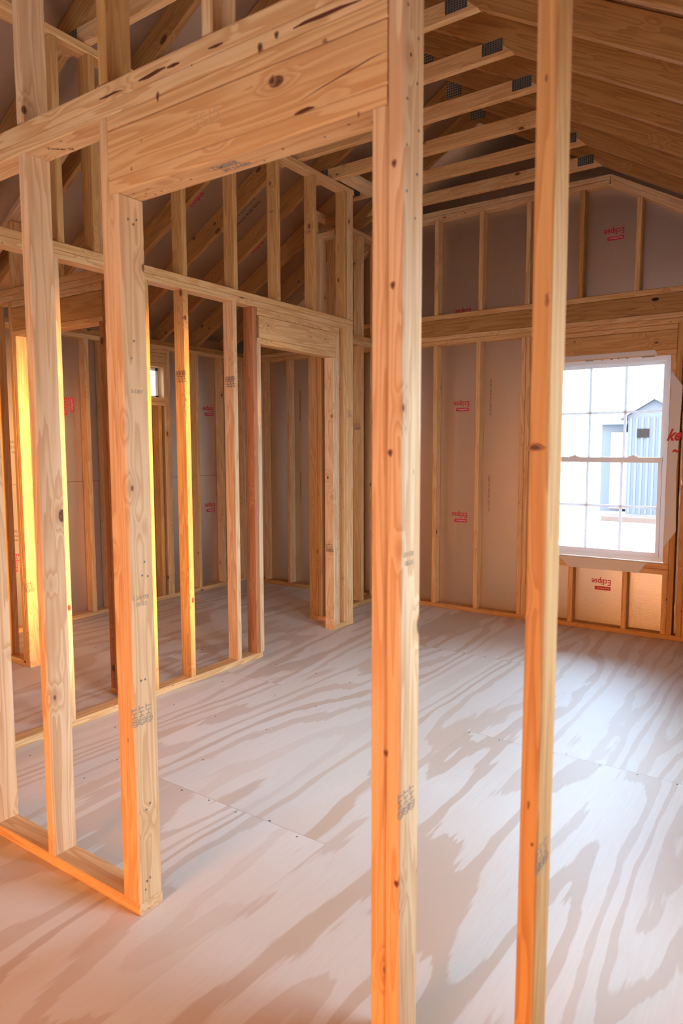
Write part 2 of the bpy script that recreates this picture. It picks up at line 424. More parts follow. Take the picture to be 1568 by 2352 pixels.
wall_b = gable_panel('wall_back', G0, G0 + .03, [(GW[0] - .012, GW[1] + .012, GW[2] - .012, GW[3] + .012)], 'silver foil faced sheathing on the gable end around the window')
wall_l = side_panel('wall_left', -5.22, -5.19, [(LWN[0], LWN[1], LWN[2], LWN[3])], 2.60, 'silver foil faced sheathing on the far left wall')
wall_r = side_panel('wall_right', XR + .09, XR + .12, [(RW2[0], RW2[1], RW2[2], RW2[3]), (RW1[0], RW1[1], RW1[2], RW1[3])], 2.52, 'foil faced sheathing on the right wall')
wall_f = gable_panel('wall_front', YB - .12, YB - .09, [(BD[0], BD[1], -.01, BD[3])], 'foil faced sheathing on the wall behind the viewer')
def deck(name, side, label):
    xe = -5.45 if side < 0 else XR + .30
    bm = bmesh.new()
    P = [(RX, zd(RX)), (xe, zd(xe)), (xe, zd(xe) + .02), (RX, zd(RX) + .02)]
    A = [bm.verts.new((a, -2.8, z)) for a, z in P]; B = [bm.verts.new((a, 5.80, z)) for a, z in P]
    for i in range(4): bm.faces.new((A[i], A[(i + 1) % 4], B[(i + 1) % 4], B[i]))
    bm.faces.new(A[::-1]); bm.faces.new(B)
    o = meshobj(name, bm, FOIL, None); tag(o, label, None, None, 'structure'); return o
ceil_l = deck('ceiling', -1, 'foil faced roof deck on the left slope above the rafters')
ceil_r = deck('ceiling_right', 1, 'foil faced roof deck on the right slope above the rafters')
# eave closures between plate and deck
slab(wall_l, 'eave_strip', (-5.22, -2.8, 2.60), (-5.19, 5.75, 2.66), EXTM)
slab(wall_r, 'eave_strip', (XR + .09, -2.8, 2.52), (XR + .12, 5.75, 2.62), EXTM)

# ---- prints on the foil
def eclipse(parent, p, xd, yd, sz=.0655, full=True):
    """red word with a red tab above it carrying small pale lettering; p = start of the baseline"""
    xd, yd = Vector(xd), Vector(yd); p = Vector(p)
    t = text(parent, 'printed_word', 'Eclipse', p, xd, yd, sz, REDINK, bold=.0011, xs=.84, space=1.0)
    n = xd.cross(yd)
    a = p + xd * .003 + yd * .056
    bm = bmesh.new()
    q = [a, a + xd * .118, a + xd * .123 + yd * .016, a + xd * .118 + yd * .030, a + yd * .030]
    A = [bm.verts.new(v + n * .0002) for v in q]; B = [bm.verts.new(v + n * .0009) for v in q]
    for i in range(5): bm.faces.new((A[i], A[(i + 1) % 5], B[(i + 1) % 5], B[i]))
    bm.faces.new(A[::-1]); bm.faces.new(B)
    tab = meshobj('printed_tab', bm, REDINK, parent)
    text(tab, 'tab_lettering', 'RoyOMartin', a + xd * .010 + yd * .009 + n * .0011, xd, yd, .019, WHITEINK, bold=.0002, xs=1.0)
UPX, UPY = (-1, 0, 0), (0, 0, -1)
yp = G0 - .0006
for x, z in ((-2.553, 1.795), (-2.559, .815), (-1.322, .344), (-1.310, 3.046), (-2.548, 2.585)):
    eclipse(wall_b, (x, yp, z + .048), UPX, UPY)
xp = -5.1894
for y, z in ((5.19, 1.808), (5.19, .822)):
    eclipse(wall_l, (xp, y, z + .048), (0, -1, 0), (0, 0, -1))
eclipse(wall_l, (xp, 3.472, 1.865), (0, 0, -1), (0, 1, 0))
eclipse(wall_l, (xp, 2.975, .616), (0, 0, -1), (0, 1, 0))
for x in (-2.365, -4.43):
    for z, s in ((2.02, 'RATED SHEATHING EXPOSURE 1'), (1.2, 'SIZED FOR SPACING  24/16  7/16')):
        text(wall_b, 'panel_print', s, (x, yp, z), (0, 0, -1), (1, 0, 0), .022, BLACKINK)
for z, s in ((1.5, 'PANEL GRADE FOIL BARRIER'), (1.46, 'FOR DRY AREA USE'), (1.42, '24/16  7/16 INCH'), (.80, 'RATED SHEATHING'), (.765, 'EXPOSURE 1'), (.73, 'STORE DRY')):
    text(wall_l, 'panel_print', s, (xp, 3.06, z), (0, -1, 0), (0, 0, -1), .026, BLACKINK)
slab(wall_l, 'sheathing_seam', (-5.190, -2.0, 1.158), (-5.1885, 5.66, 1.162), DARKG)
sn = Vector((SL, 0, -1)).normalized(); sdn = Vector((1, 0, SL)).normalized()   # left slope: inward normal, up-slope direction
for x, y in ((-3.96, 3.78), (-4.15, 4.66)):
    q = Vector((x, y, zd(x))) + sn * .0008
    eclipse(ceil_l, q, sdn, sn.cross(sdn))
q = Vector((-3.72, 4.12, zd(-3.72))) + sn * .0008
for k, s in enumerate(('OFF GRADE', 'RADIANT BARRIER', 'THIS SIDE DOWN')):
    text(ceil_l, 'panel_print', s, q + Vector((0, .07 * k, 0)), -sdn, -sn.cross(sdn), .04, BLACKINK)

# ------------------------------------------------------------------ foreground partition (runs along X)
YF = 1.304
fw = empty('stud_wall', (-1.7, YF, 0), 'nearest bare stud partition with a wide header over its door opening', 'stud wall')
board(fw, 'bottom_plate', (-3.10, YF, 0), (-1.660, YF + D, T))
s = studx(fw, -1.698, YF, T + .001, 2.152, name='jack_stud')
stamp_ht(s, (-1.6598, YF + .012, .60), (0, 0, 1), (0, -1, 0), .029, .026)
for k in range(3): pass
text(s, 'grade_stamp', 'STUD', (-1.6598, YF + .060, .98), (0, -1, 0), (0, 0, -1), .016, GREYINK)
text(s, 'grade_stamp', 'KD HT 2', (-1.6598, YF + .068, 1.0), (0, -1, 0), (0, 0, -1), .016, GREYINK)
text(s, 'grade_stamp', 'S-DRY', (-1.6598, YF + .025, 1.60), (0, 1, 0), (0, 0, 1), .016, GREYINK)
bm = bmesh.new()
for y, z in ((.032, 2.09), (.062, 2.095), (.05, 2.08), (.055, 1.10), (.045, 1.06), (.066, 1.055), (.03, .74), (.045, .74), (.035, .33), (.05, .345), (.03, .10), (.042, .105), (.024, .075), (.04, 1.75), (.03, 1.70)):
    nail(bm, (-1.660, YF + y, z), (1, 0, 0), .0035)
meshobj('nail_heads', bm, NAILM, s)
studx(fw, -1.737, YF, T + .001, ZP, name='king_stud')
studx(fw, -2.145, YF, T + .001, ZP)
studx(fw, -2.513, YF, T + .001, ZP)
studx(fw, -2.90, YF, T + .001, ZP)
board(fw, 'top_plate', (-3.10, YF, ZP + .001), (-.783, YF + D, ZJ), WRM, 0)
board(fw, 'top_plate', (-3.20, YF, ZJ + .001), (-.783, YF + D, ZT + .012), WRM, 0)
hd = board(fw, 'header', (-1.697, YF, 2.196), (-.783, YF + D, 2.325), WRM, 0)
board(hd, 'header_cap', (-1.697, YF, 2.327), (-.783, YF + D, ZP), WRM, 0)
hs = board(hd, 'header_sole', (-1.697, YF - .001, 2.154), (-.783, YF + D, 2.195), WRM, 0)
bm = bmesh.new()
for x, y in ((-1.63, .03), (-1.60, .05), (-1.62, .065), (-1.57, .03), (-1.585, .07), (-1.55, .062), (-1.42, .05), (-1.25, .03), (-1.18, .07), (-1.10, .045), (-.98, .05), (-.90, .03), (-.85, .05)):
    nail(bm, (x, YF + y, 2.154), (0, 0, -1), .0035)
meshobj('nail_heads', bm, NAILM, hs)
text(hs, 'grade_stamp', 'TIMBER', (-1.33, YF + .045, 2.1536), (1, 0, 0), (0, -1, 0), .028, GREYINK, bold=.0006)
text(hs, 'grade_stamp', 'SPF 2 S-DRY', (-1.31, YF + .066, 2.1536), (1, 0, 0), (0, -1, 0), .018, GREYINK, bold=.0004)
text(fw, 'grade_stamp', 'Timber 25', (-2.03, YF + .03, ZP + .0006), (.80, .6, 0), (.6, -.80, 0), .020, BLACKINK)
text(hd, 'grade_stamp', '5512', (-1.36, YF - .0004, 2.245), (1, 0, 0), (0, 0, 1), .05, plain('pencil_mark', (.58, .36, .17), .8), bold=-.0009)
studx(fw, -.821, YF, T + .001, 2.152, name='jack_stud')
s = studx(fw, -.782, YF, T + .001, 3.02, name='king_stud')
stamp_ht(s, (-.7438, YF + .012, .60), (0, 0, 1), (0, -1, 0), .029, .026)
for z, t in ((1.21, 'KD HT'), (1.19, 'STUD')): text(s, 'grade_stamp', t, (-.7438, YF + .055, z), (0, -1, 0), (0, 0, -1), .015, GREYINK)
bm = bmesh.new()
for k in range(16): nail(bm, (-.744, YF + (.022 if k % 2 else .06) + random.uniform(-.008, .008), 1.93 + k * .046), (1, 0, 0), .0035)
meshobj('nail_heads', bm, NAILM, s)
studx(fw, -.821, YF, 2.458, 2.99, name='cripple_stud') if False else None
s = studx(fw, -.470, YF, T + .001, 2.85, FIR, bow=(.005, .003))
stamp_ht(s, (-.4318 + .003, YF + .012, .58), (0, 0, 1), (0, -1, 0), .029, .026)
studx(fw, -.06, YF, T + .001, 2.65)
board(fw, 'bottom_plate', (-.821, YF, 0), (XR, YF + D, T))
for x in (-2.145, -1.732, -1.322, -2.55):
    studx(fw, x, YF, ZT + .013, zu(x) - .045 if x < RX - .9 else min(ZTIE + .35, zu(x) - .045), name='upper_stud', mat=FIR if x == -1.732 else None)
def px2w(px, py, y):
    d = _r * (px - 784) / FPX - _u * (py - 1176) / FPX + _f
    return Vector((0, 0, CAMH)) + d * (y / d.y)
KN0 = plain('knot_heart', (.10, .035, .015), .7); KN1 = plain('knot_rim', (.34, .13, .045), .7); PIT = plain('pitch_pocket', (.12, .025, .008), .45)
def knot(parent, q, n, rx, rz, dark=True):
    n = Vector(n); up = Vector((0, 0, 1)); xd = up.cross(n)
    for k, (sc, m) in enumerate(((1, KN1), (.6, KN0)) if dark else ((1, KN1),)):
        bm = bmesh.new(); v = []
        for i in range(14):
            a = i * math.pi / 7; j = 1 + .12 * math.sin(3 * a + rx * 900)
            v.append(bm.verts.new(Vector(q) + n * (.0003 + .0003 * k) + xd * math.cos(a) * rx * sc * j + up * math.sin(a) * rz * sc * j))
        bm.faces.new(v); meshobj('knot', bm, m, parent)
def streak(parent, pts, y, w, m):
    bm = bmesh.new(); P = [px2w(a, b, y) for a, b in pts]; n = len(P); up = []; lo = []
    for i, p in enumerate(P):
        t = (P[min(i + 1, n - 1)] - P[max(i - 1, 0)]).normalized(); nn = Vector((-t.z, 0, t.x)); ww = w * math.sin(math.pi * (i + .35) / (n - .3))
        up.append(bm.verts.new(p + nn * ww + Vector((0, -.0004, 0)))); lo.append(bm.verts.new(p - nn * ww + Vector((0, -.0004, 0))))
    for i in range(n - 1): bm.faces.new((lo[i], lo[i + 1], up[i + 1], up[i]))
    meshobj('pitch_streak', bm, m, parent)
fwk = {o.name: o for o in fw.children}
HK = [o for o in fw.children if o.name.startswith('header')][0]
for a, b, rx, rz in ((362, 222, .006, .014), (635, 80, .007, .009), (597, 110, .008, .013), (625, 186, .012, .012), (745, 95, .006, .006), (302, 388, .004, .006), (325, 323, .003, .003), (440, 150, .003, .003), (823, 263, .003, .006)):
    knot(HK, px2w(a, b, YF - .0002), (0, -1, 0), rx, rz, rz > .007)
streak(HK, [(228, 229), (245, 222), (262, 213), (280, 207)], YF, .0035, PIT)
streak(HK, [(318, 186), (340, 176), (360, 164), (380, 154)], YF, .006, PIT); streak(HK, [(384, 156), (398, 150), (412, 144)], YF, .005, PIT)
streak(HK, [(478, 112), (495, 106), (512, 98)], YF, .004, PIT)
streak(HK, [(673, 66), (700, 52), (740, 36), (780, 18), (830, 0)], YF, .005, PIT)
streak(HK, [(345, 386), (420, 362), (500, 335), (580, 308), (650, 283), (690, 264)], YF, .0012, PIT)
streak(HK, [(676, 264), (690, 257), (706, 250), (722, 246)], YF, .0045, PIT)
streak(HK, [(690, 232), (740, 200), (800, 165), (850, 135), (888, 117)], YF, .0016, PIT)
FS = [o for o in fw.children if abs(o.matrix_basis.translation.x + fw.location.x + .451) < .01][0]
knot(FS, px2w(1228, 1028, YF - .0002), (0, -1, 0), .017, .0075); knot(FS, px2w(1212, 1850, YF - .0002), (0, -1, 0), .002, .010, False)
knot(FS, px2w(1221, 1940, YF - .0002), (0, -1, 0), .003, .004); knot(FS, px2w(1254, 690, YF - .0002), (0, -1, 0), .003, .012, False)
KS = [o for o in fw.children if o.name.startswith('king_stud') and o.matrix_basis.translation.x + fw.location.x > -1][0]
for a, b in ((905, 375), (902, 655), (896, 1040), (886, 1730), (910, 2030)): knot(KS, px2w(a, b, YF - .0002), (0, -1, 0), .0065, .009)
# sloping top plates following the rafters
def slope_board(parent, name, xa, xb, y0, y1, dz0, dz1, mat=None):
    """board following the rafter underside: dz offsets from zu(x)"""
    L = math.hypot(xb - xa, zu(xb) - zu(xa)); s = 1 if zu(xb) > zu(xa) else -1
    th = abs(dz1 - dz0) * math.cos(ANG); mid = (dz0 + dz1) / 2
    Z = Vector((xb - xa, 0, zu(xb) - zu(xa))).normalized(); X = Vector((0, 1, 0)); Y = Z.cross(X)
    c = Vector(((xa + xb) / 2, (y0 + y1) / 2, (zu(xa) + zu(xb)) / 2 + mid))
    bm = bmesh.new(); eased(bm, abs(y1 - y0), th, L)
    return meshobj(name, bm, mat or SPF, parent, Matrix(((X.x, Y.x, Z.x, c.x), (X.y, Y.y, Z.y, c.y), (X.z, Y.z, Z.z, c.z), (0, 0, 0, 1))))
slope_board(fw, 'rake_plate', -1.36, XR, YF, YF + D, -.047, -.003)

DEF[0] = WRM
# ------------------------------------------------------------------ long partition (runs along Y)
XW0, XW1 = -3.202, -3.113
yw = empty('stud_wall', (XW1, 2.6, 0), 'long bare stud partition on the left with a narrow doorway at its far end', 'stud wall')
board(yw, 'bottom_plate', (XW0, .2, 0), (XW1, 3.545, T))
board(yw, 'bottom_plate', (XW0, 4.402, 0), (XW1, 4.584, T))
ys = {2.045: SPF, 2.458: SPF, 2.595: FIR, 2.887: FIR, 3.300: SPF}
for y, m in ys.items():
    s = study(yw, XW0, y, T + .001, ZP, m)
    if y in (2.887, 3.300):
        for k in range(3): text(s, 'grade_stamp', '@HT', (XW0 + .022 + .026 * k, y - .0004, 1.90), (0, 0, -1), (1, 0, 0), .032, BLACKINK)
for y in (.3, .75, 1.18, 1.62): study(yw, XW0, y, T + .001, ZP)
study(yw, XW0, 3.488, T + .001, ZP, RED, 'king_stud')
study(yw, XW0, 3.527, T + .001, 2.130, SPF, 'jack_stud')
s = study(yw, XW0, 4.402, T + .001, 2.130, SPF, 'jack_stud')
for k in range(3): text(s, 'grade_stamp', '@HT', (XW0 + .03 + .024 * k, 4.4016, .62), (0, 0, 1), (-1, 0, 0), .030, BLACKINK)
study(yw, XW0, 4.441, T + .001, 2.316, SPF, 'king_stud')
study(yw, XW0, 4.546, T + .001, ZP)
board(yw, 'top_plate', (XW0, .2, ZP + .001), (XW1, 4.584, ZJ))
board(yw, 'top_plate', (XW0, .2, ZJ + .001), (XW1, 4.674, ZT))
hd = board(yw, 'header', (XW0, 3.550, 2.171), (XW1, 4.440, 2.316), axis=1)
board(hd, 'header_cap', (XW0, 3.528, 2.318), (XW1, 4.478, ZP), axis=1)
board(hd, 'header_sole', (XW0, 3.528, 2.131), (XW1, 4.440, 2.170), axis=1)
# pony wall above it
pw = empty('pony_wall', (XW1, 3.3, ZT), 'short stud wall standing on top of the long partition up to the collar ties', 'stud wall')
for y, m in ((1.62, SPF), (2.083, FIR), (2.290, RED), (2.887, RED), (3.317, FIR), (3.742, FIR), (4.157, FIR)):
    s = study(pw, XW0, y, ZT + .001, 3.402, m if m != RED else FIR)
    if y in (3.742, 4.157): text(s, 'grade_stamp', 'PORT', (XW0 + .02, y - .0004, 3.0 if y > 4 else 3.03), (1, 0, 0), (0, 0, 1), .020, BLACKINK)
study(pw, XW0, 4.556, ZT + .001, 3.402, FIR); study(pw, XW0, 4.597, ZT + .001, 3.402, SPF); study(pw, XW0, 4.637, ZT + .001, 3.402, SPF)
board(pw, 'top_plate', (XW0, .2, 3.403), (XW1, 4.686, 3.444))
board(pw, 'blocking', (-3.104, 4.462, 3.446), (-2.970, 4.858, 3.484), SPF, 1)
study(pw, XW0, .75, ZT + .001, 3.402); study(pw, XW0, 1.18, ZT + .001, 3.402)

# ------------------------------------------------------------------ closet return wall and the wall behind it
xw = empty('stud_wall', (-3.25, 4.585, 0), 'short return wall of studs at the far end of the long partition', 'stud wall')
board(xw, 'bottom_plate', (-3.41, 4.586, 0), (XW1 - .001, 4.674, T))
studx(xw, -3.409, 4.586, T + .001, 2.404, FIR)
studx(xw, -3.300, 4.586, T + .001, 2.404)
s = studx(xw, -3.152, 4.586, T + .001, 2.404, name='end_stud')
for k in range(2): text(s, 'grade_stamp', '@HT', (-3.1136, 4.64 - .02 * k, 1.68), (0, 0, 1), (0, -1, 0), .026, GREYINK)
board(xw, 'top_plate', (-3.41, 4.586, 2.405), (XW0 - .001, 4.674, ZT))
w4 = empty('stud_wall', (-3.41, 5.0, 0), 'stud wall running back to the gable wall behind the narrow doorway', 'stud wall')
board(w4, 'bottom_plate', (-3.500, 4.586, 0), (-3.411, YG - .001, T), FIR)
study(w4, -3.500, 4.586, T + .001, 2.345, FIR, 'end_stud')
study(w4, -3.500, 4.86, T + .001, 2.345)
s = study(w4, -3.500, 5.258, T + .001, 2.345)
for k in range(3): text(s, 'grade_stamp', '@HT', (-3.475 + .024 * k, 5.2576, 1.60), (0, 0, 1), (-1, 0, 0), .026, BLACKINK)
study(w4, -3.500, 5.53, T + .001, 2.345)
board(w4, 'top_plate', (-3.500, 4.586, 2.346), (-3.411, YG - .001, 2.385)); board(w4, 'top_plate', (-3.500, 4.586, 2.386), (-3.411, YG - .001, 2.425))
w5 = empty('pony_wall', (-3.41, 5.0, 2.43), 'short upper stud wall behind the corner post, reaching up to the rafters', 'stud wall')
for y in (4.586, 4.86, 5.258, 5.53): study(w5, -3.500, y, 2.426, 3.285)
board(w5, 'top_plate', (-3.500, 4.586, 3.286), (-3.411, YG - .001, 3.325))
studx(w5, -3.409, 4.586, 2.446, 3.10, SPF); studx(w5, -3.37, 4.50, 2.446, 3.10, FIR) if False else None
board(w5, 'blocking', (-3.409, 4.586, 3.10), (-3.23, 4.674, 3.14), SPF)
board(w5, 'blocking', (-3.40, 4.70, 3.20), (-3.23, 4.74, 3.29), FIR)

# ------------------------------------------------------------------ cross partition in the left room (runs along X)
YX = 2.50
bw = empty('stud_wall', (-4.2, YX, 0), 'bare stud wall seen through the long partition, with a second doorway and its sunlit jamb', 'stud wall')
board(bw, 'bottom_plate', (-5.10, YX, 0), (-4.220, YX + D, T)); board(bw, 'bottom_plate', (-3.384, YX, 0), (XW0 - .001, YX + D, T))
studx(bw, -4.297, YX, T + .001, ZP, FIR, 'king_stud')
s = studx(bw, -4.258, YX, T + .001, 2.148, SPF, 'jack_stud')
stamp_ht(s, (-4.2198, YX + .014, .50), (0, 0, 1), (0, -1, 0), .032, .030, 2, BLACKINK)
studx(bw, -4.530, YX, T + .001, ZP, FIR); studx(bw, -4.95, YX, T + .001, ZP, FIR)
studx(bw, -3.384, YX, T + .001, 2.148, RED, 'jack_stud'); studx(bw, -3.345, YX, T + .001, ZP, FIR, 'king_stud')
hd = board(bw, 'header', (-4.257, YX, 2.184), (-3.346, YX + D, 2.322), FIR, 0)
board(hd, 'header_cap', (-4.257, YX, 2.324), (-3.346, YX + D, ZP), None, 0); board(hd, 'header_sole', (-4.257, YX, 2.149), (-3.346, YX + D, 2.183), None, 0)
board(bw, 'top_plate', (-5.10, YX, ZP + .001), (XW0 - .001, YX + D, ZJ)); board(bw, 'top_plate', (-5.10, YX, ZJ + .001), (XW0 - .001, YX + D, ZT))
bu = empty('pony_wall', (-4.2, YX, ZT), 'stud standing on the cross partition below the left rafters', 'stud wall')
for x in (-4.262, -3.85, -3.44): studx(bu, x, YX, ZT + .001, zu(x) - .045)
slope_board(bu, 'rake_plate', -4.9, -3.3, YX, YX + D, -.045, -.003)

# ------------------------------------------------------------------ left outer wall framing
lw = empty('stud_wall', (-5.10, 4.0, 0), 'outer left wall framing of studs against silver foil, around the small high window', 'stud wall')
X0 = -5.189; X1 = -5.10
board(lw, 'bottom_plate', (X0, -2.5, 0), (X1, 5.56, T))
board(lw, 'top_plate', (X0, -2.5, 2.355), (X1, 5.56, 2.392)); board(lw, 'top_plate', (X0, -2.5, 2.393), (X1, 5.56, 2.436), RAF)
for y in (-2.4, -2.0, -1.6, -1.2, -.8, -.4, 0., .4, .8, 1.2, 1.55, 1.97, 2.37, 2.74, 3.20, 3.621, 4.868, 5.215, 5.52): study(lw, X0, y, T + .001, 2.354)
study(lw, X0, 3.781, T + .001, 2.354, name='king_stud'); study(lw, X0, 4.502, T + .001, 2.354, name='king_stud')
study(lw, X0, 3.821, T + .001, 1.834); study(lw, X0, 3.821, 1.912, 2.190, name='jack_stud')
study(lw, X0, 4.463, T + .001, 1.834); study(lw, X0, 4.463, 1.912, 2.190, name='jack_stud')
for y in (4.15, 4.39): study(lw, X0, y, T + .001, 1.834, FIR, 'cripple_stud')
board(lw, 'rough_sill', (X0, 3.82, 1.835), (X1, 4.501, 1.872)); board(lw, 'rough_sill', (X0, 3.82, 1.873), (X1, 4.501, 1.911))
hd = board(lw, 'header', (X0, 3.82, 2.227), (X1, 4.501, 2.316), axis=1)
board(hd, 'header_cap', (X0, 3.82, 2.318), (X1, 4.501, 2.354), axis=1); board(hd, 'header_sole', (X0, 3.82, 2.191), (X1, 4.501, 2.226), axis=1)
# small window
w2 = bpy.data.objects.new('window_2', None); w2.location = (-5.2, 4.16, 2.05); COL.objects.link(w2); tag(w2, 'small high white framed window in the left wall', kind='structure')
bm = bmesh.new(); a, b, c, d = LWN
for lo, hi in (((-5.235, a, c), (-5.180, a + .03, d)), ((-5.235, b - .03, c), (-5.180, b, d)), ((-5.235, a, c), (-5.180, b, c + .022)), ((-5.235, a, d - .022), (-5.180, b, d))): box(bm, lo, hi)
meshobj('window_frame', bm, VINYL, w2)
slab(w2, 'glass_pane', (-5.213, a + .028, c + .020), (-5.209, b - .028, d - .020), GLASS)

# ------------------------------------------------------------------ gable wall framing
gl = empty('stud_wall', (-2.2, YG, 0), 'lower gable wall framing around the big divided window', 'stud wall')
YB1 = G0 - .001
def gst(parent, x, z0, z1, m=None, name='stud'): return board(parent, name, (x, YG, z0), (x + T, YB1, z1), m, 2)
board(gl, 'bottom_plate', (-5.098, YG, 0), (XR, YB1, T), FIR)
for x in (-4.853, -4.530, -4.08, -3.68, -3.28, -2.862, -2.457, -2.064, -2.024): gst(gl, x, T + .001, 2.329)
gst(gl, -1.915, T + .001, 2.329, None, 'king_stud'); gst(gl, -1.876, T + .001, 2.107, None, 'jack_stud')
gst(gl, -.899, T + .001, 2.329, FIR, 'king_stud')
gst(gl, -.938, T + .001, .488, None, 'cripple_stud'); gst(gl, -.938, .572, 2.107, None, 'jack_stud')
for x in (-1.635, -1.222): gst(gl, x, T + .001, .488, None, 'cripple_stud')
for x in (-.833, -.794, -.42, -.02, .33): gst(gl, x, T + .001, 2.329, FIR)
board(gl, 'rough_sill', (-1.875, YG, .489), (-.901, YB1, .528), axis=0); board(gl, 'rough_sill', (-1.875, YG, .529), (-.901, YB1, .571), axis=0)
hd = board(gl, 'header', (-1.875, YG, 2.149), (-.901, YB1, 2.289), FIR, 0)
board(hd, 'header_cap', (-1.875, YG, 2.291), (-.901, YB1, 2.329), None, 0); board(hd, 'header_sole', (-1.875, YG, 2.108), (-.901, YB1, 2.148), None, 0)
board(gl, 'top_plate', (-5.098, YG, 2.330), (XR, YB1, 2.370)); board(gl, 'top_plate', (-5.098, YG, 2.371), (XR, YB1, 2.410))
gu = empty('gable_frame', (-2.2, YG, 2.55), 'upper gable framing of short studs under the sloping plates, above a reddish band board', 'stud wall')
gb = board(gu, 'rim_board', (-5.098, YG + .002, 2.411), (XR, YG + .042, 2.550), RAF, 0)
tag(gb, 'wide reddish band board')
bm = bmesh.new(); bmesh.ops.create_uvsphere(bm, u_segments=10, v_segments=6, radius=.016)
for v in bm.verts: v.co.y *= .12; v.co.x *= 1.7; v.co.z *= .8
meshobj('dark_knot', bm, plain('knot', (.035, .015, .01), .9), gb, Matrix.Translation((-1.06, YG + .002, 2.515)))
board(gu, 'bottom_plate', (-5.098, YG, 2.551), (XR, YB1, 2.592))
zg = 3.473; xg0, xg1 = -3.30, -1.400
def zpl(x): return min(zg, zg - SL * (x - xg1), zg + SL * (x - xg0))
for x in (-4.50, -4.08, -3.68, -3.27, -2.860, -2.446, -2.042, -1.622, -1.210, -.80, -.40, 0.0):
    gst(gu, x, 2.593, min(zpl(x), zpl(x + T)) - .080, FIR if x in (-1.622,) else None)
def rake(parent, name, xa, za, xb, zb, th, y0, y1, mat=None):
    L = math.hypot(xb - xa, zb - za); Z = Vector((xb - xa, 0, zb - za)).normalized(); X = Vector((0, 1, 0)); Y = Z.cross(X)
    up = Y if Y.z > 0 else -Y
    c = Vector(((xa + xb) / 2, (y0 + y1) / 2, (za + zb) / 2)) - up * th / 2
    bm = bmesh.new(); eased(bm, abs(y1 - y0), th, L)
    return meshobj(name, bm, mat or SPF, parent, Matrix(((X.x, Y.x, Z.x, c.x), (X.y, Y.y, Z.y, c.y), (X.z, Y.z, Z.z, c.z), (0, 0, 0, 1))))
for k, dz in enumerate((0, -.040)):
    rake(gu, 'top_plate', xg0, zg + dz, xg1, zg + dz, T, YG, YB1)
    e = dz / math.cos(ANG)
    rake(gu, 'rake_plate', xg1 + .004, zg + dz - .002, XR, zg - SL * (XR - xg1) + e, T, YG, YB1)
    rake(gu, 'rake_plate', -5.0, zg - SL * (xg0 + 5.0) + e, xg0 - .004, zg + dz - .002, T, YG, YB1)

# ---- gable window (single hung, divided lites)
w1 = bpy.data.objects.new('window_1', None); w1.location = (-1.39, 5.62, .575); COL.objects.link(w1); tag(w1, 'big white single hung window with divided lites in the gable wall', kind='structure')
x0, x1, z0, z1 = GW[0] + .004, GW[1] - .004, GW[2] + .006, GW[3] - .004
YW0 = 5.585
bm = bmesh.new(); fr = .028
for lo, hi in (((x0, YW0, z0), (x0 + fr, 5.68, z1)), ((x1 - fr, YW0, z0), (x1, 5.68, z1)), ((x0 + fr, YW0, z0), (x1 - fr, 5.68, z0 + .030)), ((x0 + fr, YW0, z1 - .034), (x1 - fr, 5.68, z1))): box(bm, lo, hi)
meshobj('window_frame', bm, VINYLT, w1)
zm = 1.345
def sash(name, ya, yb, za, zb, st, rb, rt, gb0, gb1):
    bm = bmesh.new(); xa, xb = x0 + fr, x1 - fr
    for lo, hi in (((xa, ya, za), (xa + st, yb, zb)), ((xb - st, ya, za), (xb, yb, zb)), ((xa + st, ya, za), (xb - st, yb, za + rb)), ((xa + st, ya, zb - rt), (xb - st, yb, zb))): box(bm, lo, hi)
    s = meshobj(name, bm, VINYLT, w1)
    bm = bmesh.new(); ym = (ya + yb) / 2; mw = .0095
    X0, X1, Z0, Z1 = xa + st, xb - st, za + rb, zb - rt
    for i in (1, 2):
        c = X0 + (X1 - X0) * i / 3; box(bm, (c - mw, ym - .004, Z0), (c + mw, ym + .004, Z1))
    c = (Z0 + Z1) / 2; box(bm, (X0, ym - .0045, c - mw), (X1, ym + .0045, c + mw))
    meshobj('muntin_grid', bm, MUNT, s)
    slab(s, 'glass_pane', (X0 - .002, ym + .006, Z0 - .002), (X1 + .002, ym + .009, Z1 + .002), GLASS)
    return s
ls = sash('lower_sash', 5.592, 5.622, z0 + .030, zm + .018, .030, .036, .040, 0, 0)
us = sash('upper_sash', 5.630, 5.658, zm - .012, z1 - .034, .022, .030, .024, 0, 0)
for x in (-1.62, -1.18):
    bm = bmesh.new(); box(bm, (x - .035, 5.598, zm + .018), (x + .035, 5.618, zm + .026)); box(bm, (x - .01, 5.596, zm + .026), (x + .018, 5.612, zm + .034))
    meshobj('sash_lock', bm, VINYL, ls)
# dark gap line beside the lower sash
slab(w1, 'balance_track', (x1 - fr - .003, 5.5905, z0 + .034), (x1 - fr + .0005, 5.5925, zm + .018), SLOT)
slab(w1, 'weather_strip', (x0 + .4, YW0 + .004, z1 + .0005), (x0 + .72, 5.67, z1 + .0035), BLUE)
bs = slab(w1, 'label_strip', (-1.56, YW0 - .003, z1 - .006), (-1.04, YW0 - .001, z1 + .002), WHITE)
for xa, xb in ((-1.55, -1.49), (-1.43, -1.42), (-1.365, -1.345), (-1.31, -1.30), (-1.25, -1.235), (-1.14, -1.05)):
    slab(bs, 'blue_mark', (xa, YW0 - .0042, z1 - .005), (xb, YW0 - .003, z1 + .001), BLUE)
